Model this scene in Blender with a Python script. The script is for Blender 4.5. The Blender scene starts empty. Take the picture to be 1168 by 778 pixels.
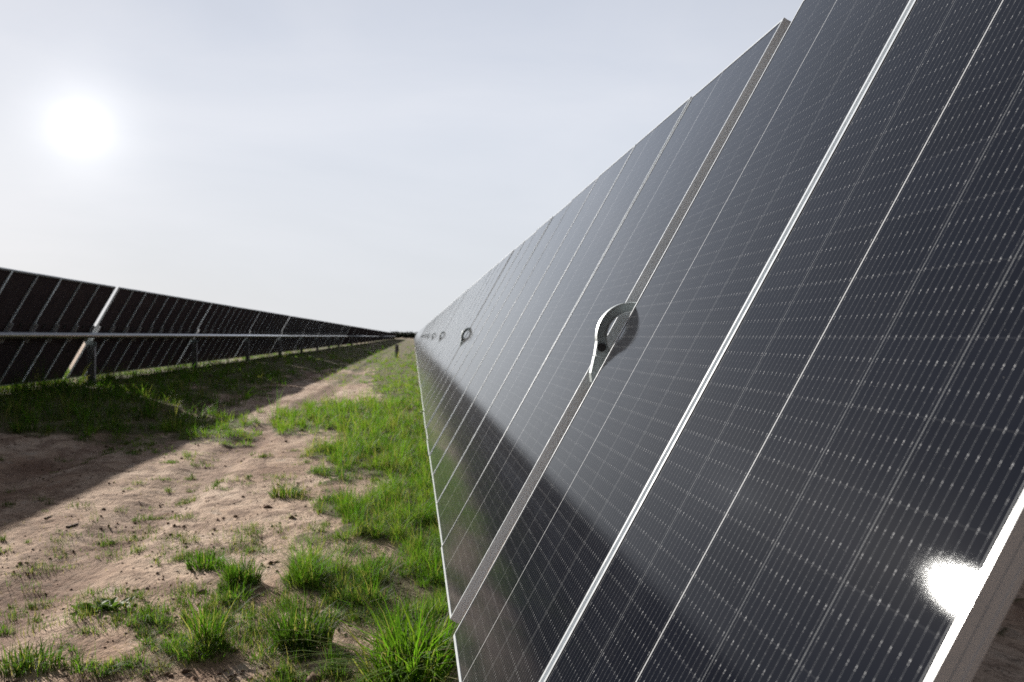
import bpy, bmesh, math, random
import numpy as np
from mathutils import Vector, Matrix, noise

rng = np.random.default_rng(7)
random.seed(7)
R = math.radians
scene = bpy.context.scene
COL = scene.collection

# ------------------------------------------------------------------ camera numbers (measured from the photograph)
CAM_H = 1.40
F_PX = 1089.06            # focal length in photograph pixels (1168 wide)
YAW = 0.102939            # to the right of the row direction (+Y)
HOR = 383.7
PW, PH = 1168, 778

def ground_at(px, py, z=0.0):
    """the point of the ground seen at a pixel of the photograph"""
    c, s = math.cos(YAW), math.sin(YAW)
    a = (px - PW / 2) / F_PX
    b = -(py - HOR) / F_PX
    k = (z - CAM_H) / b
    return Vector((k * (a * c + s), k * (-a * s + c), z))

# ------------------------------------------------------------------ helpers
def link(o, parent=None):
    COL.objects.link(o)
    if parent is not None:
        o.parent = parent
    return o

def tag(o, label=None, cat=None, group=None, kind=None):
    if label: o['label'] = label
    if cat: o['category'] = cat
    if group: o['group'] = group
    if kind: o['kind'] = kind
    return o

def empty(name, loc=(0, 0, 0)):
    o = bpy.data.objects.new(name, None)
    o.location = loc
    o.empty_display_size = 0.3
    return link(o)

def mesh_obj(name, me, parent=None, matrix=None):
    o = bpy.data.objects.new(name, me)
    link(o, parent)
    if matrix is not None:
        o.matrix_local = matrix
    return o

def bm_mesh(name, bm, mats, smooth=False):
    bmesh.ops.recalc_face_normals(bm, faces=bm.faces)
    me = bpy.data.meshes.new(name)
    bm.to_mesh(me); bm.free()
    for m in mats: me.materials.append(m)
    if smooth:
        for p in me.polygons: p.use_smooth = True
    return me

def add_box(bm, x0, x1, y0, y1, z0, z1, mi=0):
    v = [bm.verts.new((x, y, z)) for z in (z0, z1) for y in (y0, y1) for x in (x0, x1)]
    for f in ((0, 2, 3, 1), (4, 5, 7, 6), (0, 1, 5, 4), (2, 6, 7, 3), (0, 4, 6, 2), (1, 3, 7, 5)):
        fc = bm.faces.new([v[i] for i in f]); fc.material_index = mi
    return v

def add_prism(bm, outline, y0, y1, mi=0):
    """outline in x,z extruded along y"""
    a = [bm.verts.new((x, y0, z)) for x, z in outline]
    b = [bm.verts.new((x, y1, z)) for x, z in outline]
    n = len(outline)
    bm.faces.new(a).material_index = mi
    bm.faces.new(b[::-1]).material_index = mi
    for i in range(n):
        j = (i + 1) % n
        bm.faces.new((a[i], b[i], b[j], a[j])).material_index = mi

def add_tube_y(bm, x, z, r, y0, y1, seg=20, mi=0, smooth=True):
    a = [bm.verts.new((x + r * math.cos(t), y0, z + r * math.sin(t))) for t in [2 * math.pi * i / seg for i in range(seg)]]
    b = [bm.verts.new((v.co.x, y1, v.co.z)) for v in a]
    for i in range(seg):
        j = (i + 1) % seg
        f = bm.faces.new((a[i], b[i], b[j], a[j])); f.smooth = smooth; f.material_index = mi
    bm.faces.new(a).material_index = mi; bm.faces.new(b[::-1]).material_index = mi

# ------------------------------------------------------------------ node helpers
class NT:
    def __init__(self, tree):
        self.t = tree; self.n = tree.nodes; self.l = tree.links
    def node(self, typ, **kw):
        n = self.n.new(typ)
        for k, v in kw.items(): setattr(n, k, v)
        return n
    def val(self, sock, v):
        if isinstance(v, bpy.types.NodeSocket): self.l.new(v, sock)
        else: sock.default_value = v
    def math(self, op, a, b=None, c=None, clamp=False):
        n = self.node('ShaderNodeMath', operation=op, use_clamp=clamp)
        self.val(n.inputs[0], a)
        if b is not None: self.val(n.inputs[1], b)
        if c is not None: self.val(n.inputs[2], c)
        return n.outputs[0]
    def vmath(self, op, a, b=None, out=0):
        n = self.node('ShaderNodeVectorMath', operation=op)
        self.val(n.inputs[0], a)
        if b is not None: self.val(n.inputs[1], b)
        return n.outputs[out]
    def mix(self, f, a, b, blend='MIX'):
        n = self.node('ShaderNodeMix', data_type='RGBA', blend_type=blend)
        self.val(n.inputs[0], f); self.val(n.inputs[6], a); self.val(n.inputs[7], b)
        return n.outputs[2]
    def ramp(self, fac, stops, interp='LINEAR'):
        n = self.node('ShaderNodeValToRGB')
        n.color_ramp.interpolation = interp
        e = n.color_ramp.elements
        while len(e) < len(stops): e.new(0.5)
        for el, (p, c) in zip(e, stops):
            el.position = p; el.color = c if len(c) == 4 else (*c, 1)
        self.val(n.inputs[0], fac)
        return n.outputs[0]
    def noise(self, vec, scale, detail=4, rough=0.55, dist=0.0):
        n = self.node('ShaderNodeTexNoise')
        self.val(n.inputs['Vector'], vec)
        n.inputs['Scale'].default_value = scale; n.inputs['Detail'].default_value = detail
        n.inputs['Roughness'].default_value = rough; n.inputs['Distortion'].default_value = dist
        return n.outputs[0]
    def mapr(self, v, a, b, c=0.0, d=1.0, smooth=False):
        n = self.node('ShaderNodeMapRange', interpolation_type='SMOOTHSTEP' if smooth else 'LINEAR')
        self.val(n.inputs[0], v)
        for i, q in enumerate((a, b, c, d)): self.val(n.inputs[i + 1], q)
        return n.outputs[0]
    def bump(self, h, strength, dist, normal=None):
        n = self.node('ShaderNodeBump')
        n.inputs['Strength'].default_value = strength; n.inputs['Distance'].default_value = dist
        self.val(n.inputs['Height'], h)
        if normal is not None: self.val(n.inputs['Normal'], normal)
        return n.outputs[0]

def new_mat(name):
    m = bpy.data.materials.new(name); m.use_nodes = True
    t = NT(m.node_tree)
    b = m.node_tree.nodes['Principled BSDF']
    return m, t, b

def metal(name, base, rough, metallic=1.0, var=0.15, scale=9.0, spangle=0.0):
    m, t, b = new_mat(name)
    co = t.node('ShaderNodeTexCoord').outputs['Object']
    n = t.noise(co, scale, 5, 0.6)
    c = t.ramp(n, [(0.25, tuple(v * (1 - var) for v in base)), (0.75, tuple(min(1, v * (1 + var)) for v in base))])
    if spangle:
        v = t.node('ShaderNodeTexVoronoi'); v.inputs['Scale'].default_value = 45
        t.l.new(co, v.inputs['Vector'])
        c = t.mix(spangle, c, t.ramp(v.outputs['Color'], [(0.2, tuple(q * 0.6 for q in base)), (0.8, base)]))
    t.l.new(c, b.inputs['Base Color'])
    b.inputs['Metallic'].default_value = metallic
    t.l.new(t.mapr(t.noise(co, scale * 3.1, 4), 0.3, 0.7, rough * 0.8, rough * 1.25), b.inputs['Roughness'])
    return m

M_FRAME = metal('anodised_aluminium', (0.60, 0.645, 0.69), 0.22, 0.0, 0.06, 14)
M_FRAME.node_tree.nodes['Principled BSDF'].inputs['Specular IOR Level'].default_value = 0.35
M_TUBE = metal('galvanised_tube', (0.90, 0.91, 0.94), 0.20, 0.95, 0.05, 6, 0.10)
M_POST = metal('weathered_steel_pile', (0.30, 0.29, 0.31), 0.55, 0.6, 0.2, 8, 0.3)
M_RAIL = metal('galvanised_rail', (0.72, 0.73, 0.76), 0.4, 0.35, 0.1, 12, 0.3)
M_BEAR = metal('cast_zinc_bearing', (0.27, 0.315, 0.325), 0.5, 0.35, 0.3, 30, 0.5)
M_EDGE = metal('bright_cast_edge', (0.50, 0.54, 0.55), 0.4, 0.6, 0.1, 30, 0.2)
M_HOLE = metal('black_rubber_plug', (0.012, 0.012, 0.013), 0.7, 0.0, 0.1)

# ---- solar cells under glass
def cell_material(name, back=False):
    m, t, b = new_mat(name)
    tc = t.node('ShaderNodeTexCoord')
    co = tc.outputs['Object']
    sx = t.node('ShaderNodeSeparateXYZ'); t.l.new(co, sx.inputs[0])
    x, y = sx.outputs[0], sx.outputs[1]
    PITCH = 0.2120
    WIRE = PITCH / 11
    xs = t.math('ADD', x, 0.53)                     # 0 .. 1.06 over the five cell columns
    def line(v, period, half, soft=0.3):
        # distance to the nearest multiple of period
        q = t.math('PINGPONG', v, period / 2)
        return t.mapr(q, half * (1 - soft), half * (1 + soft), 1.0, 0.0)
    col_gap = line(xs, PITCH, 0.00085)
    mid = t.mapr(t.math('ABSOLUTE', t.math('ADD', x, 0.106)), 0.0014, 0.0021, 1.0, 0.0)
    wire = line(t.math('ADD', xs, WIRE / 2), WIRE, 0.00042, 0.4)
    ROW = 0.0366
    ys = t.math('ADD', y, 1.19)
    def pads(off, halfx, halfy):
        qx = t.math('PINGPONG', t.math('ADD', xs, WIRE / 2), WIRE / 2)
        qy = t.math('PINGPONG', t.math('ADD', ys, off), ROW / 2)
        d = t.math('ADD', t.math('POWER', t.math('DIVIDE', qx, halfx), 2.0), t.math('POWER', t.math('DIVIDE', qy, halfy), 2.0))
        return t.mapr(d, 0.5, 1.3, 1.0, 0.0)
    # solder pads: some shine, some stay dull
    pv = t.noise(co, 19.0, 3, 0.6)
    pv2 = t.node('ShaderNodeTexWhiteNoise'); pv2.noise_dimensions = '2D'
    snap = t.node('ShaderNodeVectorMath', operation='SNAP')
    t.l.new(t.vmath('ADD', co, (0.53 + WIRE, 1.19 + ROW * .5, 0)), snap.inputs[0]); snap.inputs[1].default_value = (WIRE, ROW, 1)
    t.l.new(snap.outputs[0], pv2.inputs['Vector'])
    var = t.math('MULTIPLY', t.mapr(pv, 0.35, 0.65, 0.35, 1.0), t.mapr(pv2.outputs[0], 0, 1, 0.45, 1.0))
    pad = t.math('MULTIPLY', pads(0.0, 0.0010, 0.0019), var)
    pad_small = t.math('MULTIPLY', pads(0.0042, 0.0009, 0.0013), t.math('MULTIPLY', var, 0.75))
    pad_mid = t.math('MULTIPLY', pads(0.0195, 0.0008, 0.0012), t.math('MULTIPLY', var, 0.25))
    row_line = line(t.math('ADD', ys, 0.002), ROW * 3, 0.0006)
    # cell colour with a slow difference from cell to cell
    cs = t.node('ShaderNodeVectorMath', operation='SNAP')
    t.l.new(t.vmath('ADD', co, (0.53, 1.19, 0)), cs.inputs[0]); cs.inputs[1].default_value = (PITCH, ROW * 3, 1)
    wn = t.node('ShaderNodeTexWhiteNoise'); wn.noise_dimensions = '3D'
    oi = t.node('ShaderNodeObjectInfo')
    t.l.new(t.vmath('ADD', cs.outputs[0], t.node('ShaderNodeCombineXYZ').outputs[0]), wn.inputs['Vector'])
    cv = t.math('ADD', t.math('MULTIPLY', wn.outputs[0], 0.6), t.math('MULTIPLY', oi.outputs['Random'], 0.4))
    if back:
        cell = t.ramp(cv, [(0, (0.075, 0.058, 0.066)), (1, (0.110, 0.088, 0.094))])
    else:
        cell = t.ramp(cv, [(0, (0.0060, 0.0072, 0.0120)), (1, (0.0090, 0.0108, 0.0175))])
    k = 0.35 if back else 1.0
    c = t.mix(t.math('MULTIPLY', row_line, 0.055 * k), cell, (0.35, 0.36, 0.38, 1))
    c = t.mix(t.math('MULTIPLY', wire, 0.22 * k), c, (0.42, 0.44, 0.47, 1))
    c = t.mix(t.math('MULTIPLY', col_gap, 0.42 * k), c, (0.42, 0.44, 0.46, 1))
    c = t.mix(t.math('MULTIPLY', mid, 0.9 * k), c, (0.62, 0.64, 0.66, 1))
    p = t.math('MAXIMUM', pad, t.math('MAXIMUM', pad_small, pad_mid))
    c = t.mix(t.math('MULTIPLY', p, 0.7 * k), c, (0.75, 0.77, 0.80, 1))
    # dust specks and thin water stains on the glass
    dn = t.noise(co, 260.0, 2, 0.5)
    speck = t.mapr(dn, 0.77, 0.80, 0.0, 0.5)
    c = t.mix(speck, c, (0.45, 0.44, 0.42, 1))
    stk = t.node('ShaderNodeMapping'); stk.inputs['Scale'].default_value = (9.0, 0.8, 1.0); t.l.new(co, stk.inputs[0])
    film = t.math('ADD', t.mapr(t.noise(co, 3.1, 5, 0.6), 0.35, 0.75, 0.0, 0.007), t.mapr(t.noise(stk.outputs[0], 2.0, 5, 0.7), 0.52, 0.75, 0.0, 0.012))
    film = t.math('ADD', film, t.math('MULTIPLY', t.mapr(y, -1.19, -1.10, 0.05, 0.0, True), t.mapr(t.noise(co, 14.0, 4), .3, .7, .2, 1.0)))
    c = t.mix(film, c, (0.45, 0.44, 0.43, 1))
    if back:
        t.l.new(c, b.inputs['Base Color'])
        b.inputs['IOR'].default_value = 1.4
        b.inputs['Roughness'].default_value = 0.5; b.inputs['Specular IOR Level'].default_value = 0.0
    else:
        # cells seen through textured anti-reflection glass
        df = t.node('ShaderNodeBsdfDiffuse'); t.l.new(c, df.inputs[0])
        gl = t.node('ShaderNodeBsdfGlossy', distribution='BECKMANN'); gl.inputs[0].default_value = (0.93, 0.965, 1.0, 1)
        fr = t.node('ShaderNodeFresnel'); fr.inputs[0].default_value = 1.18
        mxs = t.node('ShaderNodeMixShader')
        gw = t.node('ShaderNodeBsdfGlossy', distribution='GGX'); gw.inputs['Roughness'].default_value = 0.27
        mw = t.node('ShaderNodeMixShader'); mw.inputs[0].default_value = 0.022
        t.l.new(gl.outputs[0], mw.inputs[1]); t.l.new(gw.outputs[0], mw.inputs[2])
        # anti-reflection coating: weaker than bare glass at every angle
        f0 = t.math('MULTIPLY', t.math('POWER', fr.outputs[0], 1.5), 1.95)
        t.l.new(t.math('DIVIDE', f0, t.math('ADD', 1.0, t.math('MULTIPLY', f0, 0.85))), mxs.inputs[0])
        t.l.new(df.outputs[0], mxs.inputs[1]); t.l.new(mw.outputs[0], mxs.inputs[2])
        t.l.new(mxs.outputs[0], m.node_tree.nodes['Material Output'].inputs[0])
        m.node_tree.nodes.remove(b)
        sm = t.noise(co, 1.7, 5, 0.65, 0.6)
        t.l.new(t.mapr(sm, 0.3, 0.7, 0.085, 0.100), gl.inputs['Roughness'])
        h = t.noise(co, 620.0, 2, 0.6)
        bn = t.bump(h, 0.045, 0.0004)
        t.l.new(bn, gl.inputs['Normal'])
    return m

M_CELL = cell_material('solar_cells_under_glass')
M_CELLBACK = cell_material('solar_cells_rear_glass', True)
M_JBOX = metal('black_plastic', (0.02, 0.02, 0.021), 0.5, 0.0, 0.1)

# ------------------------------------------------------------------ solar panel meshes (local: x along the row towards the camera, y up the slope, z out of the glass)
W2, H2 = 1.096 / 2, 2.384 / 2
def sweep_frame(bm, prof, closed=True):
    """profile of (inset from the outer edge, z) swept round the panel's rectangle with mitred corners"""
    rings = []
    for sx, sy in ((-1, -1), (1, -1), (1, 1), (-1, 1)):
        rings.append([bm.verts.new((sx * (W2 - d), sy * (H2 - d), z)) for d, z in prof])
    n = len(prof)
    for k in range(4):
        a, b = rings[k], rings[(k + 1) % 4]
        for i in range(n):
            j = (i + 1) % n
            bm.faces.new((a[i], b[i], b[j], a[j]))
bm = bmesh.new()
prof = [(0.0110, 0.0000), (0.0004, 0.0000), (0, -0.0004), (0, -0.0135), (0.0013, -0.0138), (0.0013, -0.0152), (0, -0.0155), (0, -0.0255),
        (-0.0011, -0.0260), (-0.0011, -0.0277), (0, -0.0282), (0.0008, -0.0350), (0.0290, -0.0350), (0.0290, -0.0335), (0.0022, -0.0335),
        (0.0022, -0.0078), (0.0105, -0.0078), (0.0105, -0.0072), (0.0110, -0.0018)]
sweep_frame(bm, prof)
ME_FRAME = bm_mesh('panel_frame', bm, [M_FRAME])
bm = bmesh.new()
add_box(bm, -W2 + 0.0110, W2 - 0.0110, -H2 + 0.0110, H2 - 0.0110, -0.0070, -0.0016)
bmesh.ops.recalc_face_normals(bm, faces=bm.faces)
for f in bm.faces:
    f.material_index = 0 if f.normal.z > 0.5 else 1
ME_GLASS = bm_mesh('solar_panel', bm, [M_CELL, M_CELLBACK])
bm = bmesh.new()
add_box(bm, -0.055, 0.055, 0.10, 0.165, -0.025, -0.0071)
ME_JBOX = bm_mesh('junction_box', bm, [M_JBOX])
# mounting rail: a hat channel on the tube under each joint of two panels
bm = bmesh.new()
RL = 0.20
prof_r = [(-0.034, -0.0362), (0.034, -0.0362), (0.034, -0.040), (0.020, -0.042), (0.020, -0.092), (-0.020, -0.092), (-0.020, -0.042), (-0.034, -0.040)]
a = [bm.verts.new((x, -RL, z)) for x, z in prof_r]; b_ = [bm.verts.new((x, RL, z)) for x, z in prof_r]
bm.faces.new(a); bm.faces.new(b_[::-1])
for i in range(len(prof_r)):
    j = (i + 1) % len(prof_r); bm.faces.new((a[i], b_[i], b_[j], a[j]))
up = (math.sin(1.0602465), math.cos(1.0602465)); sd_ = (up[1], -up[0])
q = [(up[0] * u + sd_[0] * v, -0.146 + up[1] * u + sd_[1] * v) for u, v in ((0.0, -0.066), (0.175, -0.066), (0.175, -0.052), (0.0, -0.052))]
a = [bm.verts.new((-0.03, y, z)) for y, z in q]; b_ = [bm.verts.new((0.03, y, z)) for y, z in q]
bm.faces.new(a); bm.faces.new(b_[::-1])
for i in range(4):
    j = (i + 1) % 4; bm.faces.new((a[i], b_[i], b_[j], a[j]))
ME_RAIL = bm_mesh('mounting_rail', bm, [M_RAIL])
# H-section steel pile
def pile_mesh(name, z0, z1, w=0.11, d=0.155, tf=0.009):
    bm = bmesh.new()
    o = [(-d/2, -w/2), (-d/2 + tf, -w/2), (-d/2 + tf, -tf/2), (d/2 - tf, -tf/2), (d/2 - tf, -w/2), (d/2, -w/2), (d/2, w/2), (d/2 - tf, w/2),
         (d/2 - tf, tf/2), (-d/2 + tf, tf/2), (-d/2 + tf, w/2), (-d/2, w/2)]
    a = [bm.verts.new((x, y, z0)) for x, y in o]; b = [bm.verts.new((x, y, z1)) for x, y in o]
    bm.faces.new(a); bm.faces.new(b[::-1])
    for i in range(12):
        j = (i + 1) % 12; bm.faces.new((a[i], b[i], b[j], a[j]))
    return bm_mesh(name, bm, [M_POST])
# bearing: cast arch with a bright machined edge, a plug and a forked foot (local: x across the row, z up, origin at the arch's centre)
def arc(r, a0, a1, n):
    return [(r * math.cos(R(a0 + (a1 - a0) * i / n)), r * math.sin(R(a0 + (a1 - a0) * i / n))) for i in range(n + 1)]
bm = bmesh.new()
RO, RI = 0.1140, 0.0870
out = arc(RO, 38, 186, 30) + [(-0.1190, -0.060), (-0.030, -0.080), (-0.0555, -0.0585)] + arc(RI, 214, 38, 34)
add_prism(bm, out, -0.016, 0.016)
ME_ARCH = bm_mesh('bearing', bm, [M_BEAR])
bm = bmesh.new()
rim_o = arc(RO + 0.0034, 38, 187, 30) + [(-0.1235, -0.060)]
rim_i = [(-0.1186, -0.060)] + arc(RO + 0.0004, 187, 38, 30)
add_prism(bm, rim_o + rim_i, -0.020, 0.020)
rim_o2 = arc(RI - 0.0004, 60, 214, 30); rim_i2 = arc(RI - 0.0040, 214, 60, 30)
add_prism(bm, rim_o2 + rim_i2, -0.020, 0.020)
ME_RIM = bm_mesh('bearing_rim', bm, [M_EDGE])
bm = bmesh.new()
def disc_y(bm, x, z, r, y0, y1, seg=20):
    add_tube_y(bm, x, z, r, y0, y1, seg)
disc_y(bm, -0.1010, -0.034, 0.0140, -0.0210, -0.0162)
ME_PLUG = bm_mesh('rubber_plug', bm, [M_HOLE])
bm = bmesh.new()
add_prism(bm, [(-0.1215, -0.0625), (-0.028, -0.0825), (0.12, -0.150), (0.12, -0.235), (-0.085, -0.235), (-0.131, -0.150), (-0.134, -0.118)], -0.016, 0.016)
add_prism(bm, [(-0.1375, -0.120), (-0.1345, -0.120), (-0.1220, -0.0630), (-0.1250, -0.0630)], -0.020, 0.020)
add_prism(bm, [(-0.1345, -0.150), (-0.1315, -0.150), (-0.1345, -0.1215), (-0.1375, -0.1215)], -0.020, 0.020)
add_box(bm, -0.126, -0.116, -0.029, 0.029, -0.148, -0.138)
ME_FOOT = bm_mesh('bearing_foot', bm, [M_BEAR])

TILT = 1.0602465
CT, ST = math.cos(TILT), math.sin(TILT)
PIT = 1.116
def tilt_matrix(x, y, z):
    m = Matrix(((0, CT, -ST, x), (-1, 0, 0, y), (0, ST, CT, z), (0, 0, 0, 1)))
    return m

def tube_part(name, root, y0, y1, x, z, r=0.062):
    bm = bmesh.new(); add_tube_y(bm, x, z, r, y0, y1, 22)
    return mesh_obj(name, bm_mesh(name, bm, [M_TUBE]), root)

def tracker(label, x_mid, z_mid, y_start, sections, gaps, first_gap=None, detail=2, dz=0.0):
    """one tracker: panels clamped to one torque tube that turns in bearings on piles.  sections: panels between two bearings"""
    root = empty('solar_tracker', (x_mid, y_start, 0))
    tag(root, label, 'solar tracker', 'solar tracker rows')
    e = 0.146
    tx, tz = e * ST, z_mid - e * CT            # torque tube in root space
    px, pz = 0.016, z_mid - 0.084              # bearing centre
    y = 0.0
    bearings = []
    for si, n in enumerate(sections):
        roll = random.gauss(0, 0.003)
        for k in range(n):
            yc = y + PIT * (k + 0.5)
            sag = 0.0
            if detail == 2:
                jit = random.gauss(0, 0.0022) + roll if si else 0.0
                o = mesh_obj('solar_panel', ME_GLASS, root, tilt_matrix(0, yc, z_mid) @ Matrix.Rotation(jit, 4, 'X') @ Matrix.Rotation(random.gauss(0, 0.0009), 4, 'Y'))
                mesh_obj('frame', ME_FRAME, o)
                mesh_obj('junction_box', ME_JBOX, o)
        if detail == 2:
            for k in range(n + 1):
                yk = y + PIT * k
                if k == 0: yk += 0.045
                if k == n: yk -= 0.045
                mesh_obj('mounting_rail', ME_RAIL, root, tilt_matrix(0, yk, z_mid))
        else:
            bm = bmesh.new()
            add_box(bm, -PIT * n / 2 + 0.01, PIT * n / 2 - 0.01, -H2, H2, -0.035, 0)
            bmesh.ops.recalc_face_normals(bm, faces=bm.faces)
            for f in bm.faces: f.material_index = 0 if f.normal.z > 0.5 else (1 if f.normal.z < -0.5 else 2)
            mesh_obj('panel_bank', bm_mesh('panel_bank', bm, [M_CELL, M_CELLBACK, M_FRAME]), root, tilt_matrix(0, y + PIT * n / 2, z_mid))
        y += PIT * n
        if si < len(sections) - 1 or detail != 2:
            g = gaps[si % len(gaps)]
            bearings.append(y + g / 2 - 0.0)
            y += g
    L = y
    tube_part('torque_tube', root, 0.04, L - 0.02, tx, tz)
    pm = None
    for bi, yb in enumerate(bearings):
        if pm is None:
            pm = pile_mesh('post', -0.4, pz - 0.2)
        mesh_obj('post', pm, root, Matrix.Translation((px + 0.018, yb, 0)))
        if detail == 2:
            br = mesh_obj('bearing', ME_ARCH, root, Matrix.Translation((px, yb, pz)))
            mesh_obj('rim', ME_RIM, br); mesh_obj('plug', ME_PLUG, br)
            mesh_obj('bearing_foot', ME_FOOT, root, Matrix.Translation((px, yb, pz)))
    return root, y_start + L

RX, RZ = 0.70881, CAM_H + 0.08113
LX, LZ = -7.2959, CAM_H + 0.0946
R0 = 0.838
_, yend = tracker('tall dark glass tracker row close on the right, its end panel glinting in the sun', RX, RZ, R0,
        [2, 8, 9, 8, 9, 8, 9, 8, 9, 8], [0.155, 0.15, 0.15, 0.16, 0.15])
_, yend2 = tracker('far stretch of the glass-fronted row, beyond the end of the close glinting one', RX, RZ, yend + 0.5, [9] * 9, [0.15], detail=1)
_, yend3 = tracker('farthest stretch of the glass-fronted row, at its vanishing tip', RX, RZ, yend2 + 0.5, [9] * 16, [0.15], detail=1)
LG0 = 22.55 - 0.085
_, lend = tracker('backlit tracker row seen from behind on grass, its silver tube and posts showing', LX, LZ, LG0 - 2 * (9 * PIT + 0.13) + 0.05,
        [9] * 10, [0.13, 0.30, 0.13, 0.13, 0.30, 0.13, 0.13, 0.13, 0.30])
_, lend2 = tracker('distant backlit row seen from behind, starting where the one with visible posts ends', LX, LZ, lend + 0.4, [9] * 9, [0.25, 0.13, 0.13], detail=1)
_, lend3 = tracker('dark sliver of the farthest backlit row just short of the treeline', LX, LZ, lend2 + 0.5, [9] * 18, [0.13], detail=1)

# ------------------------------------------------------------------ where grass grows (patches read from the photograph, carried onto the ground)
def to_px(X, Y):
    c, s = math.cos(YAW), math.sin(YAW)
    cx = X * c - Y * s; cz = np.maximum(X * s + Y * c, 0.05)
    return PW / 2 + F_PX * cx / cz, HOR + F_PX * CAM_H / cz

# cx, cy, rx, ry, cover, height (m), tint (0 dark .. 1 yellow-green)
PATCH = [
 (392, 481, 88, 22, 1.0, 0.36, .70), (330, 484, 26, 16, .8, 0.30, .85), (445, 475, 45, 18, .9, .30, .55),
 (432, 523, 72, 26, 1.0, 0.26, .60), (475, 545, 40, 45, .9, .28, .65), (385, 540, 38, 12, .6, .18, .45),
 (445, 588, 70, 34, 1.0, 0.24, .55), (478, 610, 40, 48, 1.0, .27, .62), (385, 578, 34, 14, .7, .18, .4),
 (360, 616, 28, 9, .5, .13, .3), (402, 664, 88, 25, 1.0, .21, .45), (480, 670, 42, 45, .9, .22, .4),
 (420, 690, 70, 14, .6, .16, .35), (465, 745, 58, 48, .7, .20, .5), (400, 760, 40, 26, .45, .11, .3), (410, 715, 50, 14, .4, .10, .35), (345, 735, 24, 22, .5, .12, .2),
 (170, 712, 26, 16, .6, .11, .2), (195, 738, 34, 14, .5, .09, .25), (238, 742, 32, 16, .5, .13, .35), (310, 758, 26, 18, .5, .11, .3), (160, 762, 34, 9, .4, .07, .2), (285, 715, 26, 10, .25, .07, .3),
 (26, 756, 26, 14, .55, .09, .25), (108, 766, 34, 9, .45, .08, .25), (75, 738, 14, 7, .35, .06, .2), (40, 715, 10, 5, .3, .05, .2), (80, 715, 12, 5, .35, .05, .2), (152, 684, 9, 5, .3, .05, .2), (272, 664, 22, 13, .6, .12, .3), (238, 638, 20, 12, .5, .10, .4),
 (450, 430, 34, 34, .9, .24, .78), (425, 408, 60, 17, .75, .24, .90), (455, 396, 30, 9, .9, .25, .85), (468, 440, 18, 60, 1.0, .28, .7), (445, 390, 50, 5, .8, .3, .9),
 (400, 432, 42, 9, .5, .18, .85), (355, 418, 60, 8, .5, .15, .9), (475, 500, 25, 60, .9, .28, .6), (490, 560, 25, 90, .9, .26, .6),
 (225, 493, 72, 17, .85, .20, .75), (160, 505, 50, 10, .5, .15, .7), (265, 484, 30, 10, .7, .2, .8), (135, 522, 26, 8, .35, .10, .5),
 (60, 470, 110, 26, 1.0, .40, .25), (150, 462, 110, 26, 1.0, .38, .3), (20, 495, 40, 20, .9, .36, .2), (230, 440, 90, 20, 1.0, .38, .35),
 (330, 415, 90, 13, 1.0, .36, .45), (400, 400, 60, 8, 1.0, .36, .55), (440, 390, 30, 4, 1.0, .34, .6), (0, 455, 60, 20, 1.0, .36, .2), (-60, 480, 90, 40, 1.0, .36, .2),
 (120, 485, 130, 20, 1.0, .34, .25), (40, 500, 70, 14, .8, .25, .2), (290, 432, 60, 12, 1.0, .34, .4), (90, 508, 50, 7, .4, .14, .3), (200, 520, 50, 6, .2, .1, .6),
 (300, 452, 40, 8, .25, .12, .8),
 (1145, 728, 14, 8, .7, .1, .1), (1158, 690, 10, 5, .6, .09, .2),
]
PATCH += [(80, 438, 150, 10, .9, .30, .35), (240, 424, 90, 8, .9, .30, .4), (340, 408, 80, 6, .9, .30, .5), (-40, 445, 80, 12, .8, .3, .3)]
PATCH = np.array(PATCH)

def pnoise(X, Y, sc, seed=0.0):
    return np.array([noise.noise(Vector((a * sc, b * sc, seed))) for a, b in zip(X.ravel(), Y.ravel())]).reshape(X.shape)

def cover(X, Y, px=None, py=None, n1=None):
    """cover 0..1, mean height and tint at ground points"""
    if px is None: px, py = to_px(X, Y)
    if n1 is None:
        n1 = pnoise(X, Y, 1.3, 3.1) * 0.55 + pnoise(X, Y, 3.7, 8.2) * 0.45
    best = np.zeros_like(X); hs = np.zeros_like(X); tn = np.zeros_like(X); ws = np.full_like(X, 1e-6)
    for cx, cy, rx, ry, cv, h, ti in PATCH:
        d = np.sqrt(((px - cx) / rx) ** 2 + ((py - cy) / ry) ** 2)
        w = np.clip((0.98 - d + n1 * 0.95) / 0.30, 0, 1) * cv
        best = np.maximum(best, w); hs += w * h; tn += w * ti; ws += w
    return best, hs / ws, tn / ws

# ------------------------------------------------------------------ ground: one sheet to the horizon
def axis(a, b, fine0, fine1, step, grow=1.11, lim=None):
    v = list(np.arange(fine0, fine1 + 1e-6, step))
    s = step; x = v[-1]
    while x < b: s *= grow; x += s; v.append(x)
    s = step; x = v[0]; left = []
    while x > a: s *= grow; x -= s; left.append(x)
    return np.array(left[::-1] + v)
GX = axis(-2500, 2500, -6.5, 2.6, 0.045, 1.10)
GY = axis(-60, 4000, 1.8, 13.0, 0.05, 1.045)
XX, YY = np.meshgrid(GX, GY)
far = np.clip((YY - 60) / 200, 0, 1)
lump = pnoise(XX, YY, 0.35, 1.0) * 0.035 + pnoise(XX, YY, 1.4, 2.0) * 0.012 + pnoise(XX, YY, 4.5, 5.0) * 0.008 + pnoise(XX, YY, 11.0, 6.0) * 0.006
def rut(X, Y, x0):
    xc = x0 + 0.07 * np.sin(Y * 0.23 + 0.6)
    return np.exp(-((X - xc) / 0.25) ** 4)
ruts = rut(XX, YY, -2.14) + rut(XX, YY, -3.75)
near = np.clip(1 - (np.abs(XX) + np.abs(YY) - 60) / 200, 0, 1)
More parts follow.
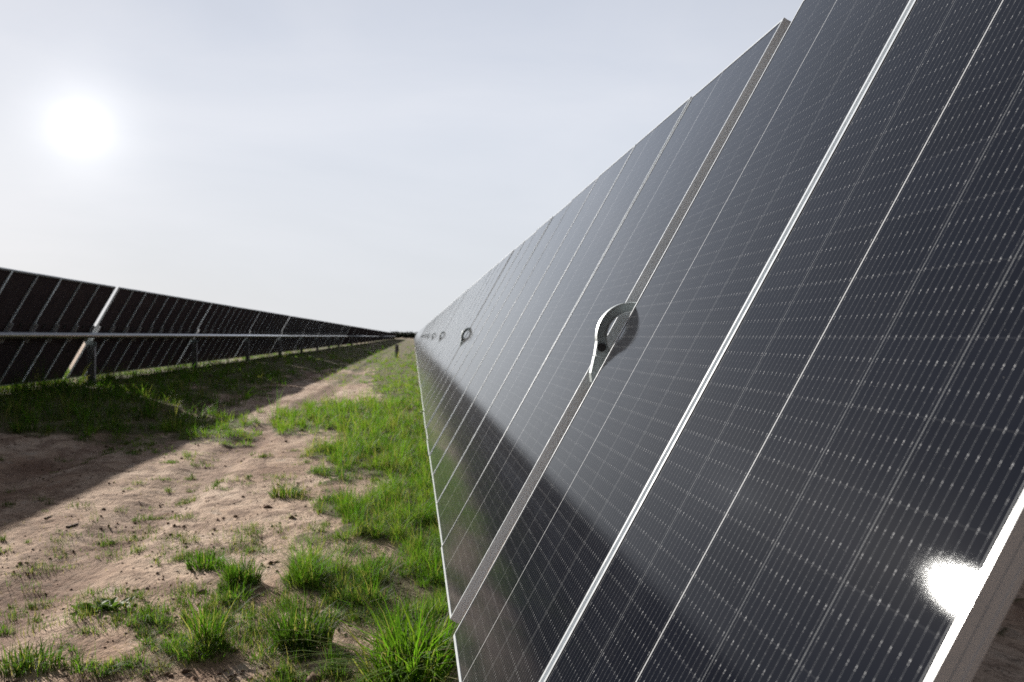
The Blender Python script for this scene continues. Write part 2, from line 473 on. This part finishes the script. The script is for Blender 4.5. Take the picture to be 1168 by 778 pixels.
rise = np.clip((-2.4 - XX) / 3.8, 0, 1); rise = rise * rise * (3 - 2 * rise) * np.clip((14 + XX) / 4, 0, 1)
ZZ = (lump - 0.05 * ruts * (1 + .16 * np.sin(YY * 34 + XX * 9 + 2.5 * pnoise(XX, YY, 1.1, 12.)) * np.clip(pnoise(XX, YY, .9, 21.) * 2 + .4, 0, 1))) * near + 0.28 * rise
cov, _, _ = cover(XX, YY)
cov = np.where(YY > 1.0, cov, 0)
ZZ = ZZ + cov * 0.03 * near
def ground_z(X, Y):
    ix = np.clip(np.searchsorted(GX, X) - 1, 0, len(GX) - 2); iy = np.clip(np.searchsorted(GY, Y) - 1, 0, len(GY) - 2)
    fx = (X - GX[ix]) / (GX[ix + 1] - GX[ix]); fy = (Y - GY[iy]) / (GY[iy + 1] - GY[iy])
    return ((ZZ[iy, ix] * (1 - fx) + ZZ[iy, ix + 1] * fx) * (1 - fy) + (ZZ[iy + 1, ix] * (1 - fx) + ZZ[iy + 1, ix + 1] * fx) * fy)

def fast_mesh(name, co, loops, starts, totals, mats, smooth=True, attrs=None):
    me = bpy.data.meshes.new(name)
    me.vertices.add(len(co)); me.vertices.foreach_set('co', np.ascontiguousarray(co, dtype=np.float32).ravel())
    me.loops.add(len(loops)); me.loops.foreach_set('vertex_index', loops.astype(np.int32))
    me.polygons.add(len(starts)); me.polygons.foreach_set('loop_start', starts.astype(np.int32))
    me.polygons.foreach_set('loop_total', totals.astype(np.int32))
    me.polygons.foreach_set('use_smooth', np.full(len(starts), smooth))
    for m in mats: me.materials.append(m)
    me.update(calc_edges=True); me.validate()
    for k, v in (attrs or {}).items():
        a = me.attributes.new(k, 'FLOAT', 'POINT'); a.data.foreach_set('value', v.astype(np.float32).ravel())
    return me

ny, nx = XX.shape
idx = np.arange(ny * nx).reshape(ny, nx)
quads = np.stack([idx[:-1, :-1], idx[:-1, 1:], idx[1:, 1:], idx[1:, :-1]], -1).reshape(-1, 4)

m, t, b = new_mat('dry_sandy_soil')
co = t.node('ShaderNodeTexCoord').outputs['Object']
at = t.node('ShaderNodeAttribute', attribute_name='cover').outputs['Fac']
rt = t.node('ShaderNodeAttribute', attribute_name='rut').outputs['Fac']
st = t.node('ShaderNodeMapping'); st.inputs['Scale'].default_value = (1.0, 0.45, 1.0); t.l.new(co, st.inputs[0])
n1 = t.noise(st.outputs[0], 0.9, 6, 0.6, 0.4)
n2 = t.noise(st.outputs[0], 5.0, 6, 0.65, 0.3)
n3 = t.noise(st.outputs[0], 30.0, 5, 0.75)
base = t.ramp(n1, [(0.36, (0.30, 0.180, 0.122)), (0.44, (0.47, 0.325, 0.232)), (0.52, (0.58, 0.425, 0.315)), (0.66, (0.65, 0.500, 0.390))])
base = t.mix(t.mapr(n2, 0.48, 0.60, 0, 0.72), base, (0.215, 0.132, 0.092, 1))
base = t.mix(t.mapr(n2, 0.42, 0.30, 0, 0.7), base, (0.52, 0.43, 0.35, 1))
base = t.mix(t.math('MULTIPLY', rt, t.mapr(n2, .3, .6, .65, 1.0)), base, (0.225, 0.135, 0.095, 1))
crumb = t.mapr(n3, 0.52, 0.62, 0, 0.65)
base = t.mix(crumb, base, (0.15, 0.105, 0.075, 1))
vor = t.node('ShaderNodeTexVoronoi'); vor.inputs['Scale'].default_value = 26; t.l.new(co, vor.inputs['Vector'])
peb = t.mapr(vor.outputs['Distance'], 0.09, 0.15, 0.8, 0.0)
pebk = t.math('MULTIPLY', peb, t.mapr(t.noise(co, 3.0, 3), 0.5, 0.62, 0, 1))
base = t.mix(pebk, base, (0.58, 0.53, 0.47, 1))
litter = t.ramp(t.noise(co, 9, 5, 0.7), [(0.3, (0.075, 0.062, 0.035)), (0.55, (0.115, 0.105, 0.045)), (0.75, (0.19, 0.155, 0.085))])
base = t.mix(t.math('MULTIPLY', t.mapr(t.math('ADD', at, t.mapr(n2, .3, .7, -.2, .2)), 0.12, 0.7, 0, 0.92, True), 1.0), base, litter)
t.l.new(base, b.inputs['Base Color'])
b.inputs['Roughness'].default_value = 0.95
b.inputs['Specular IOR Level'].default_value = 0.1
h1 = t.math('ADD', t.math('MULTIPLY', n2, 0.9), t.math('ADD', t.math('MULTIPLY', n3, 0.28), t.math('MULTIPLY', pebk, 0.2)))
t.l.new(t.bump(h1, 1.0, 0.06), b.inputs['Normal'])
M_SOIL = m
g = fast_mesh('ground', np.stack([XX, YY, ZZ], -1).reshape(-1, 3), quads.ravel(), np.arange(len(quads)) * 4, np.full(len(quads), 4), [M_SOIL], True,
              {'cover': cov, 'rut': np.clip(ruts, 0, 1) * np.clip(pnoise(XX, YY, .5, 9.) + .75, 0, 1)})
tag(mesh_obj('ground', g), kind='structure')

# ------------------------------------------------------------------ grass
m, t, b = new_mat('grass_blades')
tint = t.node('ShaderNodeAttribute', attribute_name='tint').outputs['Fac']
along = t.node('ShaderNodeAttribute', attribute_name='along').outputs['Fac']
dry = t.node('ShaderNodeAttribute', attribute_name='dry').outputs['Fac']
gc = t.ramp(tint, [(0.0, (0.030, 0.066, 0.012)), (0.35, (0.048, 0.125, 0.009)), (0.7, (0.084, 0.200, 0.012)), (1.0, (0.165, 0.240, 0.030))])
gc = t.mix(t.mapr(along, 0.0, 0.35, 0.45, 0.0), gc, (0.13, 0.12, 0.05, 1))
gc = t.mix(dry, gc, (0.30, 0.24, 0.12, 1))
t.l.new(gc, b.inputs['Base Color'])
b.inputs['Roughness'].default_value = 0.6
b.inputs['Specular IOR Level'].default_value = 0.12
tr = t.node('ShaderNodeBsdfTranslucent'); t.l.new(t.mix(1.0, gc, (1.3, 1.5, 0.7, 1), 'MULTIPLY'), tr.inputs[0])
mx = t.node('ShaderNodeMixShader'); mx.inputs[0].default_value = 0.52
t.l.new(b.outputs[0], mx.inputs[1]); t.l.new(tr.outputs[0], mx.inputs[2])
t.l.new(mx.outputs[0], m.node_tree.nodes['Material Output'].inputs[0])
M_GRASS = m

def blades_mesh(name, P, H, Wd, ang, bend, tint, dry):
    """P (n,3) roots, H heights, Wd widths, ang lean direction, bend 0..1.5"""
    n = len(P)
    lv = np.array([0.0, 0.38, 0.74, 1.0])
    d = np.stack([np.cos(ang), np.sin(ang), np.zeros(n)], -1)
    tw = ang + math.pi / 2 + rng.normal(0, 0.5, n)
    sd = np.stack([np.cos(tw), np.sin(tw), np.zeros(n)], -1)
    cos_ = np.zeros((n, 7, 3)); al = np.zeros((n, 7))
    for i, q in enumerate(lv):
        up = H * q * (1 - 0.42 * np.clip(bend, 0, 1.6) * q)
        c = P + d * (H * bend * q ** 1.8 * 0.75)[:, None] + np.array([0, 0, 1.0]) * up[:, None]
        w = Wd * (1.0 - q ** 1.6) * (0.75 if i == 0 else 1)
        if i < 3:
            cos_[:, 2 * i] = c - sd * (w / 2)[:, None]; cos_[:, 2 * i + 1] = c + sd * (w / 2)[:, None]
            al[:, 2 * i] = q; al[:, 2 * i + 1] = q
        else:
            cos_[:, 6] = c; al[:, 6] = 1
    pat = np.array([0, 1, 3, 2, 2, 3, 5, 4, 4, 5, 6])
    loops = (pat[None] + 7 * np.arange(n)[:, None]).ravel()
    st = (np.array([0, 4, 8])[None] + 11 * np.arange(n)[:, None]).ravel()
    tt = np.tile(np.array([4, 4, 3]), n)
    rep = lambda a: np.repeat(a, 7)
    return fast_mesh(name, cos_.reshape(-1, 3), loops, st, tt, [M_GRASS], True, {'tint': rep(tint), 'dry': rep(dry), 'along': al})

def unproject(px, py):
    c, s = math.cos(YAW), math.sin(YAW)
    a = (px - PW / 2) / F_PX; k = CAM_H * F_PX / (py - HOR)
    return k * (a * c + s), k * (-a * s + c), k

def meadow(n, y0, y1, x0, x1, seed):
    r = np.random.default_rng(seed)
    px = r.uniform(x0, x1, n); py = r.uniform(y0, y1, n)
    X, Y, K = unproject(px, py)
    n1 = pnoise(X, Y, 1.3, 3.1) * 0.55 + pnoise(X, Y, 3.7, 8.2) * 0.45
    cv, h, ti = cover(X, Y, px, py, n1)
    cl = pnoise(X, Y, 5.5, 4.4)
    keep = r.uniform(0, 1, n) < cv * np.clip(0.56 + cl * 1.6, 0.05, 1.0)
    X, Y, K, h, ti, cl, n1 = [q[keep] for q in (X, Y, K, h, ti, cl, n1)]
    return X, Y, K, h, ti, cl, n1

parts = []
def grow(X, Y, K, H, tn, dr, r, bend0, wmin, wk):
    k = len(X)
    low = (X > 0.02) & (X < 1.4)
    H = np.where(low, np.minimum(H, 0.28), H)
    Wd = np.maximum(wmin, K * wk) * r.uniform(0.6, 1.4, k)
    return X, Y, H, Wd
for (nt, nlow, y0, y1, sd, nb) in ((3200, 20000, 386.5, 410, 1, 9), (6600, 44000, 410, 470, 2, 12), (9500, 95000, 470, 620, 3, 18), (4600, 90000, 620, 830, 4, 30)):
    r = np.random.default_rng(sd + 50)
    # tufts of blades leaning out from a common root
    X, Y, K, h, ti, cl, n1 = meadow(nt, y0, y1, -60, 560, sd)
    k = len(X)
    th = 0.74 * h * np.exp(r.normal(-0.12, 0.42, k)) * (1 + 0.5 * cl)
    tt = np.clip(ti + r.normal(0, 0.20, k) + 0.5 * n1 + 0.25 * cl, 0, 1)
    td = np.where(r.uniform(0, 1, k) < 0.14, 0.6, 0.13)
    tb = r.uniform(0.45, 1.3, k)
    rad = np.maximum(0.030, np.minimum(K * 0.0042, 0.16)) * r.uniform(0.6, 1.5, k)
    cnt = r.integers(int(nb * .5), int(nb * 1.6), k)
    q = np.repeat(np.arange(k), cnt); m_ = len(q)
    a = r.uniform(0, 2 * math.pi, m_); rr = rad[q] * np.sqrt(r.uniform(0, 1, m_))
    bx, by = X[q] + rr * np.cos(a), Y[q] + rr * np.sin(a)
    H = th[q] * r.uniform(0.4, 1.2, m_)
    bx, by, H, Wd = grow(bx, by, K[q], H, None, None, r, 0, 0.0034, 0.00050)
    dr = np.where(r.uniform(0, 1, m_) < td[q], r.uniform(0.45, 0.95, m_), r.uniform(0, 0.10, m_))
    parts.append((np.stack([bx, by, ground_z(bx, by) - 0.01], -1), H, Wd, a + r.normal(0, 0.6, m_), np.abs(r.normal(tb[q], 0.25)), np.clip(tt[q] + r.normal(0, .1, m_), 0, 1), dr))
    # short undergrowth between them
    X, Y, K, h, ti, cl, n1 = meadow(nlow, y0, y1, -60, 560, sd + 20)
    k = len(X)
    H = h * r.uniform(0.10, 0.48, k)
    X, Y, H, Wd = grow(X, Y, K, H, None, None, r, 0, 0.0034, 0.00055)
    dr = np.where(r.uniform(0, 1, k) < 0.22, r.uniform(0.4, 0.95, k), r.uniform(0, 0.15, k))
    parts.append((np.stack([X, Y, ground_z(X, Y) - 0.01], -1), H, Wd, r.uniform(0, 2 * math.pi, k), np.abs(r.normal(0.7, 0.4, k)), np.clip(ti - .08 + r.normal(0, 0.15, k) + 0.4 * n1, 0, 1), dr))
cat = [np.concatenate([p[i] for p in parts]) for i in range(7)]
# small sprouts scattered over the bare soil
r = np.random.default_rng(99)
sp = []
for k in range(1700):
    px = r.uniform(-20, 440); py = r.uniform(505, 800)
    if r.uniform() > np.clip((px - 20) / 240, 0.15, 1) * (0.6 + 0.4 * (py > 600)): continue
    X, Y, K = unproject(px, py)
    if noise.noise(Vector((X * 1.1, Y * 1.1, 17.0))) < -0.05: continue
    nb = int(r.integers(12, 60)); rad = r.uniform(0.012, 0.055)
    hh = r.uniform(0.02, 0.085); tint_ = r.uniform(0.0, 0.4)
    sp.append((np.full(nb, X) + r.normal(0, rad, nb), np.full(nb, Y) + r.normal(0, rad, nb), hh * r.uniform(.5, 1.3, nb), np.clip(tint_ + r.normal(0, .12, nb), 0, 1), np.full(nb, K)))
SX, SY, SH, ST_, SK = [np.concatenate([q[i] for q in sp]) for i in range(5)]
n = len(SX)
cat2 = (np.stack([SX, SY, ground_z(SX, SY) - 0.005], -1), SH, np.maximum(0.0035, SK * 0.0005) * r.uniform(.7, 1.3, n), r.uniform(0, 6.283, n), np.abs(r.normal(.6, .35, n)), ST_,
        np.where(r.uniform(0, 1, n) < .22, r.uniform(.4, .9, n), 0.08))
cat = [np.concatenate([a, b]) for a, b in zip(cat, cat2)]
# dry straw lying on the soil
n = 5200
lx, ly, lk = unproject(r.uniform(-40, 540, n), r.uniform(430, 810, n))
keep = np.array([noise.noise(Vector((x * 1.6, y * 1.6, 31.0))) for x, y in zip(lx, ly)]) > r.uniform(-.25, .35, n)
lx, ly, lk = lx[keep], ly[keep], lk[keep]; n = len(lx)
cat3 = (np.stack([lx, ly, ground_z(lx, ly) + 0.003], -1), r.uniform(0.015, 0.07, n), np.maximum(.0025, lk * .00042), r.uniform(0, 6.283, n), r.uniform(1.4, 1.9, n), r.uniform(0, .3, n), r.uniform(.6, 1.0, n))
cat = [np.concatenate([a, b]) for a, b in zip(cat, cat3)]
tag(mesh_obj('grass', blades_mesh('grass', *cat)), 'green and yellowish grass in patches over the sandy soil', 'grass', kind='stuff')
print('blades', len(cat[0]))

# single clumps and weeds one can point to
def clump(name, label, cat_, px, py, rad, n, h, bend, tint, width=0.006, dry=0.05, group=None, sd=1):
    r = np.random.default_rng(sd)
    X, Y, K = unproject(np.array([px]), np.array([py]))
    X, Y = X[0], Y[0]
    a = r.uniform(0, 6.283, n); q = rad * np.sqrt(r.uniform(0, 1, n))
    dx, dy = q * np.cos(a), q * np.sin(a)
    P = np.stack([dx, dy, ground_z(X + dx, Y + dy) - 0.008], -1)
    ang = a + r.normal(0, 0.7, n)
    H = h * r.uniform(0.45, 1.15, n)
    me = blades_mesh(name, P, H, width * r.uniform(.5, 1.3, n), ang, np.abs(r.normal(bend * 1.25, bend * .5, n)), np.clip(tint + r.normal(0, .13, n), 0, 1),
                     np.where(r.uniform(0, 1, n) < dry + .08, r.uniform(.5, .95, n), 0.05))
    o = mesh_obj(name, me); o.location = (X, Y, 0)
    tag(o, label, cat_, group)
    return o
G = 'grass clumps on the bare soil'
clump('grass_clump', 'big clump of long arching bright green blades beside the lower corner of the panels', 'grass clump', 468, 776, 0.16, 330, 0.42, 0.95, 0.72, 0.0105, .05, G, 11)
clump('grass_clump', 'clump with tall stiff leaning blades, behind the low mat of grass at the bottom', 'grass clump', 236, 738, 0.07, 120, 0.30, 0.5, 0.35, 0.007, .08, G, 12)
clump('grass_clump', 'dark rounded clump on bare soil, with a second spiky one at its foot', 'grass clump', 277, 664, 0.10, 240, 0.17, 0.5, 0.22, 0.006, .05, G, 13)
clump('grass_clump', 'short spiky yellowish green clump at the foot of a darker rounded one', 'grass clump', 268, 682, 0.08, 110, 0.13, 0.7, 0.6, 0.007, .05, G, 14)
clump('grass_clump', 'spreading leafy clump alone on bare soil, farther up than the two touching clumps', 'grass clump', 236, 645, 0.12, 240, 0.13, 0.6, 0.42, 0.008, .03, G, 15)
clump('grass_clump', 'bushy dark bluish clump on bare soil left of the long arching blades', 'grass clump', 345, 735, 0.13, 420, 0.24, 0.5, 0.12, 0.0075, .06, G, 16)
clump('grass_clump', 'small grey green tuft among tiny sprouts in the middle of the bare soil', 'grass clump', 328, 566, 0.15, 200, 0.16, 0.5, 0.15, 0.009, .15, G, 17)
clump('grass_clump', 'low dark tuft nearest the lower left corner of the view', 'grass clump', 36, 762, 0.13, 260, 0.13, 0.55, 0.2, 0.006, .1, G, 18)

# broadleaf weed
m, t, b = new_mat('weed_leaf')
tnt = t.node('ShaderNodeTexCoord').outputs['Object']
lc = t.ramp(t.noise(tnt, 14, 4), [(0.3, (0.075, 0.150, 0.020)), (0.7, (0.16, 0.27, 0.035))])
t.l.new(lc, b.inputs['Base Color']); b.inputs['Roughness'].default_value = 0.6; b.inputs['Specular IOR Level'].default_value = 0.15
tr = t.node('ShaderNodeBsdfTranslucent'); t.l.new(lc, tr.inputs[0])
mx = t.node('ShaderNodeMixShader'); mx.inputs[0].default_value = 0.4
t.l.new(b.outputs[0], mx.inputs[1]); t.l.new(tr.outputs[0], mx.inputs[2]); t.l.new(mx.outputs[0], m.node_tree.nodes['Material Output'].inputs[0])
M_WEED = m
def weed(px, py, spread, n, ln, label, sd):
    r = random.Random(sd)
    bm = bmesh.new()
    for k in range(n):
        a = r.uniform(0, 2 * math.pi); L = ln * r.uniform(.6, 1.2); w = L * r.uniform(.28, .4); rise = r.uniform(.35, 1.1)
        bx, by = r.gauss(0, spread), r.gauss(0, spread * .7)
        d = Vector((math.cos(a), math.sin(a), 0)); s = Vector((-d.y, d.x, 0))
        pts = []
        for q, ww in ((0, .15), (.3, .8), (.6, 1.0), (.85, .6), (1, .05)):
            c = Vector((bx, by, -.005)) + d * (L * q * .8) + Vector((0, 0, 1)) * (L * rise * (q - .45 * q * q))
            pts.append((bm.verts.new(c - s * (w * ww / 2) + Vector((0, 0, .15 * w * ww))), bm.verts.new(c), bm.verts.new(c + s * (w * ww / 2) + Vector((0, 0, .15 * w * ww)))))
        for i in range(4):
            for j in (0, 1):
                bm.faces.new((pts[i][j], pts[i][j + 1], pts[i + 1][j + 1], pts[i + 1][j])).smooth = True
    X, Y, K = unproject(np.array([px]), np.array([py]))
    o = mesh_obj('broadleaf_weed', bm_mesh('broadleaf_weed', bm, [M_WEED]))
    o.location = (X[0], Y[0], float(ground_z(X, Y)[0]))
    tag(o, label, 'weed')
weed(122, 693, 0.042, 64, 0.085, 'bright green broad-leaved weed alone on bare soil', 3)

# pebbles and clods
n = 5200
r = np.random.default_rng(41)
qx, qy, qk = unproject(r.uniform(-40, 520, n), r.uniform(440, 815, n))
keep = np.array([noise.noise(Vector((x * 1.2, y * 1.2, 47.0))) for x, y in zip(qx, qy)]) > r.uniform(-.35, .4, n)
qx, qy, qk = qx[keep], qy[keep], qk[keep]; n = len(qx)
oc = np.array([(1, 0, 0), (0, 1, 0), (-1, 0, 0), (0, -1, 0), (0, 0, 1), (0, 0, -1)], float)
sz = np.exp(r.normal(math.log(0.0075), 0.5, n)) * np.maximum(1, qk * .12)
ro = r.uniform(0, 6.283, n)
V = oc[None] * (1 + r.normal(0, .28, (n, 6, 1))) * sz[:, None, None] * np.array([1, .8, .6])
V = np.stack([V[..., 0] * np.cos(ro)[:, None] - V[..., 1] * np.sin(ro)[:, None], V[..., 0] * np.sin(ro)[:, None] + V[..., 1] * np.cos(ro)[:, None], V[..., 2]], -1)
V += np.stack([qx, qy, ground_z(qx, qy) + sz * .25], -1)[:, None]
fc = np.array([(0, 1, 4), (1, 2, 4), (2, 3, 4), (3, 0, 4), (1, 0, 5), (2, 1, 5), (3, 2, 5), (0, 3, 5)])
m, t, b = new_mat('clods')
t.l.new(t.ramp(t.node('ShaderNodeAttribute', attribute_name='tone').outputs['Fac'], [(0, (0.12, 0.08, 0.055)), (0.5, (0.30, 0.20, 0.145)), (1, (0.60, 0.52, 0.44))]), b.inputs['Base Color'])
b.inputs['Roughness'].default_value = 0.95; b.inputs['Specular IOR Level'].default_value = 0.1
lp = (fc.ravel()[None] + 6 * np.arange(n)[:, None]).ravel()
me = fast_mesh('pebbles', V.reshape(-1, 3), lp, np.arange(8 * n) * 3, np.full(8 * n, 3), [m], True, {'tone': np.repeat(np.clip(r.normal(.4, .3, n), 0, 1), 6)})
tag(mesh_obj('pebbles', me), 'small pebbles and clods strewn on the sandy soil', 'pebbles', kind='stuff')

# dead twigs lying on the soil
m, t, b = new_mat('dead_twig')
t.l.new(t.ramp(t.noise(t.node('ShaderNodeTexCoord').outputs['Object'], 30, 4), [(0.3, (0.05, 0.035, 0.025)), (0.7, (0.12, 0.085, 0.06))]), b.inputs['Base Color'])
b.inputs['Roughness'].default_value = 0.9
M_TWIG = m
def twig(px0, py0, px1, py1, rad, label, sd):
    r = random.Random(sd)
    A = ground_at(px0, py0); B = ground_at(px1, py1)
    bm = bmesh.new(); rings = []
    N = 9
    for i in range(N):
        q = i / (N - 1)
        c = A.lerp(B, q)
        c = c + Vector((r.uniform(-1, 1), r.uniform(-1, 1), 0)) * rad * 1.3
        c.z = float(ground_z(np.array([c.x]), np.array([c.y]))[0]) + rad * .55
        rr = rad * (1 - .55 * q) * r.uniform(.8, 1.15)
        d = (B - A).normalized(); s = Vector((-d.y, d.x, 0))
        rings.append([bm.verts.new(c - A + s * rr * math.cos(u) + Vector((0, 0, 1)) * rr * math.sin(u)) for u in [k * math.pi / 3 for k in range(6)]])
    for i in range(N - 1):
        for k in range(6):
            bm.faces.new((rings[i][k], rings[i][(k + 1) % 6], rings[i + 1][(k + 1) % 6], rings[i + 1][k])).smooth = True
    bm.faces.new(rings[0]); bm.faces.new(rings[-1][::-1])
    o = mesh_obj('twig', bm_mesh('twig', bm, [M_TWIG])); o.location = A
    tag(o, label, 'twig', 'twigs on the soil')
twig(77, 601, 90, 597, 0.009, 'thicker dark twig on the bare sunlit soil', 1)
twig(50, 595, 60, 591, 0.007, 'thinner dark twig beside the thicker one on bare soil', 2)

# a short steel pile standing in the grass between the rows
p = ground_at(452.5, 408.5)
pm = pile_mesh('steel_pile', -0.3, 0.86, 0.17, 0.19, 0.012)
o = mesh_obj('steel_pile', pm); o.location = p; o.rotation_euler = (0, 0, 0.5)
tag(o, 'short dark steel pile standing alone in the grass strip', 'pile')

# far treeline: one mass on the horizon
m, t, b = new_mat('far_foliage')
t.l.new(t.ramp(t.noise(t.node('ShaderNodeTexCoord').outputs['Object'], 0.5, 4), [(0.3, (0.025, 0.035, 0.018)), (0.7, (0.06, 0.08, 0.04))]), b.inputs['Base Color'])
b.inputs['Roughness'].default_value = 0.8
r = np.random.default_rng(5)
N = 42000
tx = r.uniform(-420, 520, N); ty = 620 + r.uniform(-14, 14, N)
hmax = 3.0 + 1.6 * np.array([noise.noise(Vector((x * .045, 0, 2.))) for x in tx]) + 1.3 * np.array([noise.noise(Vector((x * .21, 0, 6.))) for x in tx])
tz = np.abs(hmax) * np.sqrt(r.uniform(0, 1, N))
C = np.stack([tx, ty, tz], -1)
e1 = r.normal(0, .65, (N, 3)); e2 = r.normal(0, .65, (N, 3))
tri = np.stack([C + e1, C + e2, C - e1 - e2], 1).reshape(-1, 3)
me = fast_mesh('treeline', tri, np.arange(3 * N), np.arange(N) * 3, np.full(N, 3), [m], False)
tag(mesh_obj('treeline', me), 'low dark line of far bushes on the horizon', 'treeline', kind='stuff')

# ------------------------------------------------------------------ light
SUN = Vector((-0.470, 0.826, 0.310)).normalized()
EL, AZ = math.asin(SUN.z), math.atan2(SUN.x, SUN.y)
sl = bpy.data.lights.new('sun', 'SUN'); sl.energy = 5.0; sl.angle = R(0.53); sl.color = (1.0, 0.94, 0.85)
so = bpy.data.objects.new('sun', sl); COL.objects.link(so)
so.rotation_euler = (-SUN).to_track_quat('-Z', 'Y').to_euler(); so.location = (-20, 40, 30)

w = bpy.data.worlds.new('World'); scene.world = w; w.use_nodes = True
t = NT(w.node_tree); t.n.clear()
outw = t.node('ShaderNodeOutputWorld')
sky = t.node('ShaderNodeTexSky', sky_type='NISHITA')
sky.sun_disc = False; sky.sun_elevation = EL; sky.sun_rotation = AZ
sky.air_density = 1.0; sky.dust_density = 1.5; sky.ozone_density = 1.0
dirv = t.node('ShaderNodeTexCoord').outputs['Generated']
dn = t.vmath('NORMALIZE', dirv)
GLOW = (-0.3097567, 0.93041653, 0.19589759)
ca = t.vmath('DOT_PRODUCT', dn, GLOW, out=1)
angl = t.math('ARCCOSINE', t.math('MINIMUM', ca, 0.99999))
# thin bright overcast, thickest towards the sun, thinning to blue behind the camera
mp = t.node('ShaderNodeMapping'); mp.inputs['Scale'].default_value = (1.0, 1.0, 3.2); t.l.new(dn, mp.inputs[0])
cn = t.noise(mp.outputs[0], 2.3, 6, 0.55, 0.5)
sxyz = t.node('ShaderNodeSeparateXYZ'); t.l.new(dn, sxyz.inputs[0])
elev = sxyz.outputs[2]
veil = t.mapr(angl, 0.50, 1.75, 1.0, 0.18, True)
veil = t.math('MULTIPLY', veil, t.mapr(cn, 0.3, 0.7, 0.95, 1.05))
veil = t.math('MULTIPLY', veil, t.mapr(elev, 0.15, 0.75, 1.0, 0.42, True))
vcol = t.mix(t.mapr(elev, 0.0, 0.40, 0, 1), (0.58, 0.605, 0.635, 1), (0.56, 0.605, 0.71, 1))
vcol = t.mix(t.mapr(cn, 0.42, 0.68, 0, 0.45), vcol, (0.60, 0.615, 0.66, 1))
veilc = t.vmath('MULTIPLY', vcol, veil)
def scale(v, s):
    n = t.node('ShaderNodeVectorMath', operation='SCALE'); t.val(n.inputs[0], v); t.val(n.inputs['Scale'], s); return n.outputs[0]
core = t.math('MULTIPLY', t.math('POWER', 2.718, t.math('MULTIPLY', -1.0, t.math('POWER', t.math('DIVIDE', angl, 0.013), 2.0))), 0.5)
halo = t.math('MULTIPLY', t.math('POWER', 2.718, t.math('DIVIDE', angl, -0.024)), 0.50)
glow = scale((1.0, 0.985, 0.95), t.math('ADD', core, halo))
STR = 0.08
tot = t.vmath('ADD', scale(t.vmath('ADD', veilc, glow), 1 / STR), scale(sky.outputs[0], 0.03))
bg = t.node('ShaderNodeBackground'); bg.inputs[1].default_value = STR * 0.76
t.l.new(tot, bg.inputs[0]); t.l.new(bg.outputs[0], outw.inputs[0])

# ------------------------------------------------------------------ camera
cd = bpy.data.cameras.new('camera'); cam = bpy.data.objects.new('camera', cd); COL.objects.link(cam)
cd.sensor_width = 36; cd.lens = F_PX * 36 / PW
cam.location = (0, 0, CAM_H)
cam.rotation_euler = (R(90), 0, -YAW)
cd.shift_y = -(PH / 2 - HOR) / PW
cd.clip_start = 0.05; cd.clip_end = 8000
cd.dof.use_dof = True; cd.dof.focus_distance = 2.3; cd.dof.aperture_fstop = 6.5
scene.camera = cam
vs = scene.view_settings
vs.view_transform = 'Standard'; vs.look = 'None'; vs.exposure = 0.70; vs.gamma = 1.0; vs.use_curve_mapping = False
scene.cycles.caustics_reflective = False; scene.cycles.caustics_refractive = False; scene.cycles.max_bounces = 8; scene.cycles.use_denoising = False
scene.cycles.sample_clamp_indirect = 1; scene.cycles.blur_glossy = 1.0
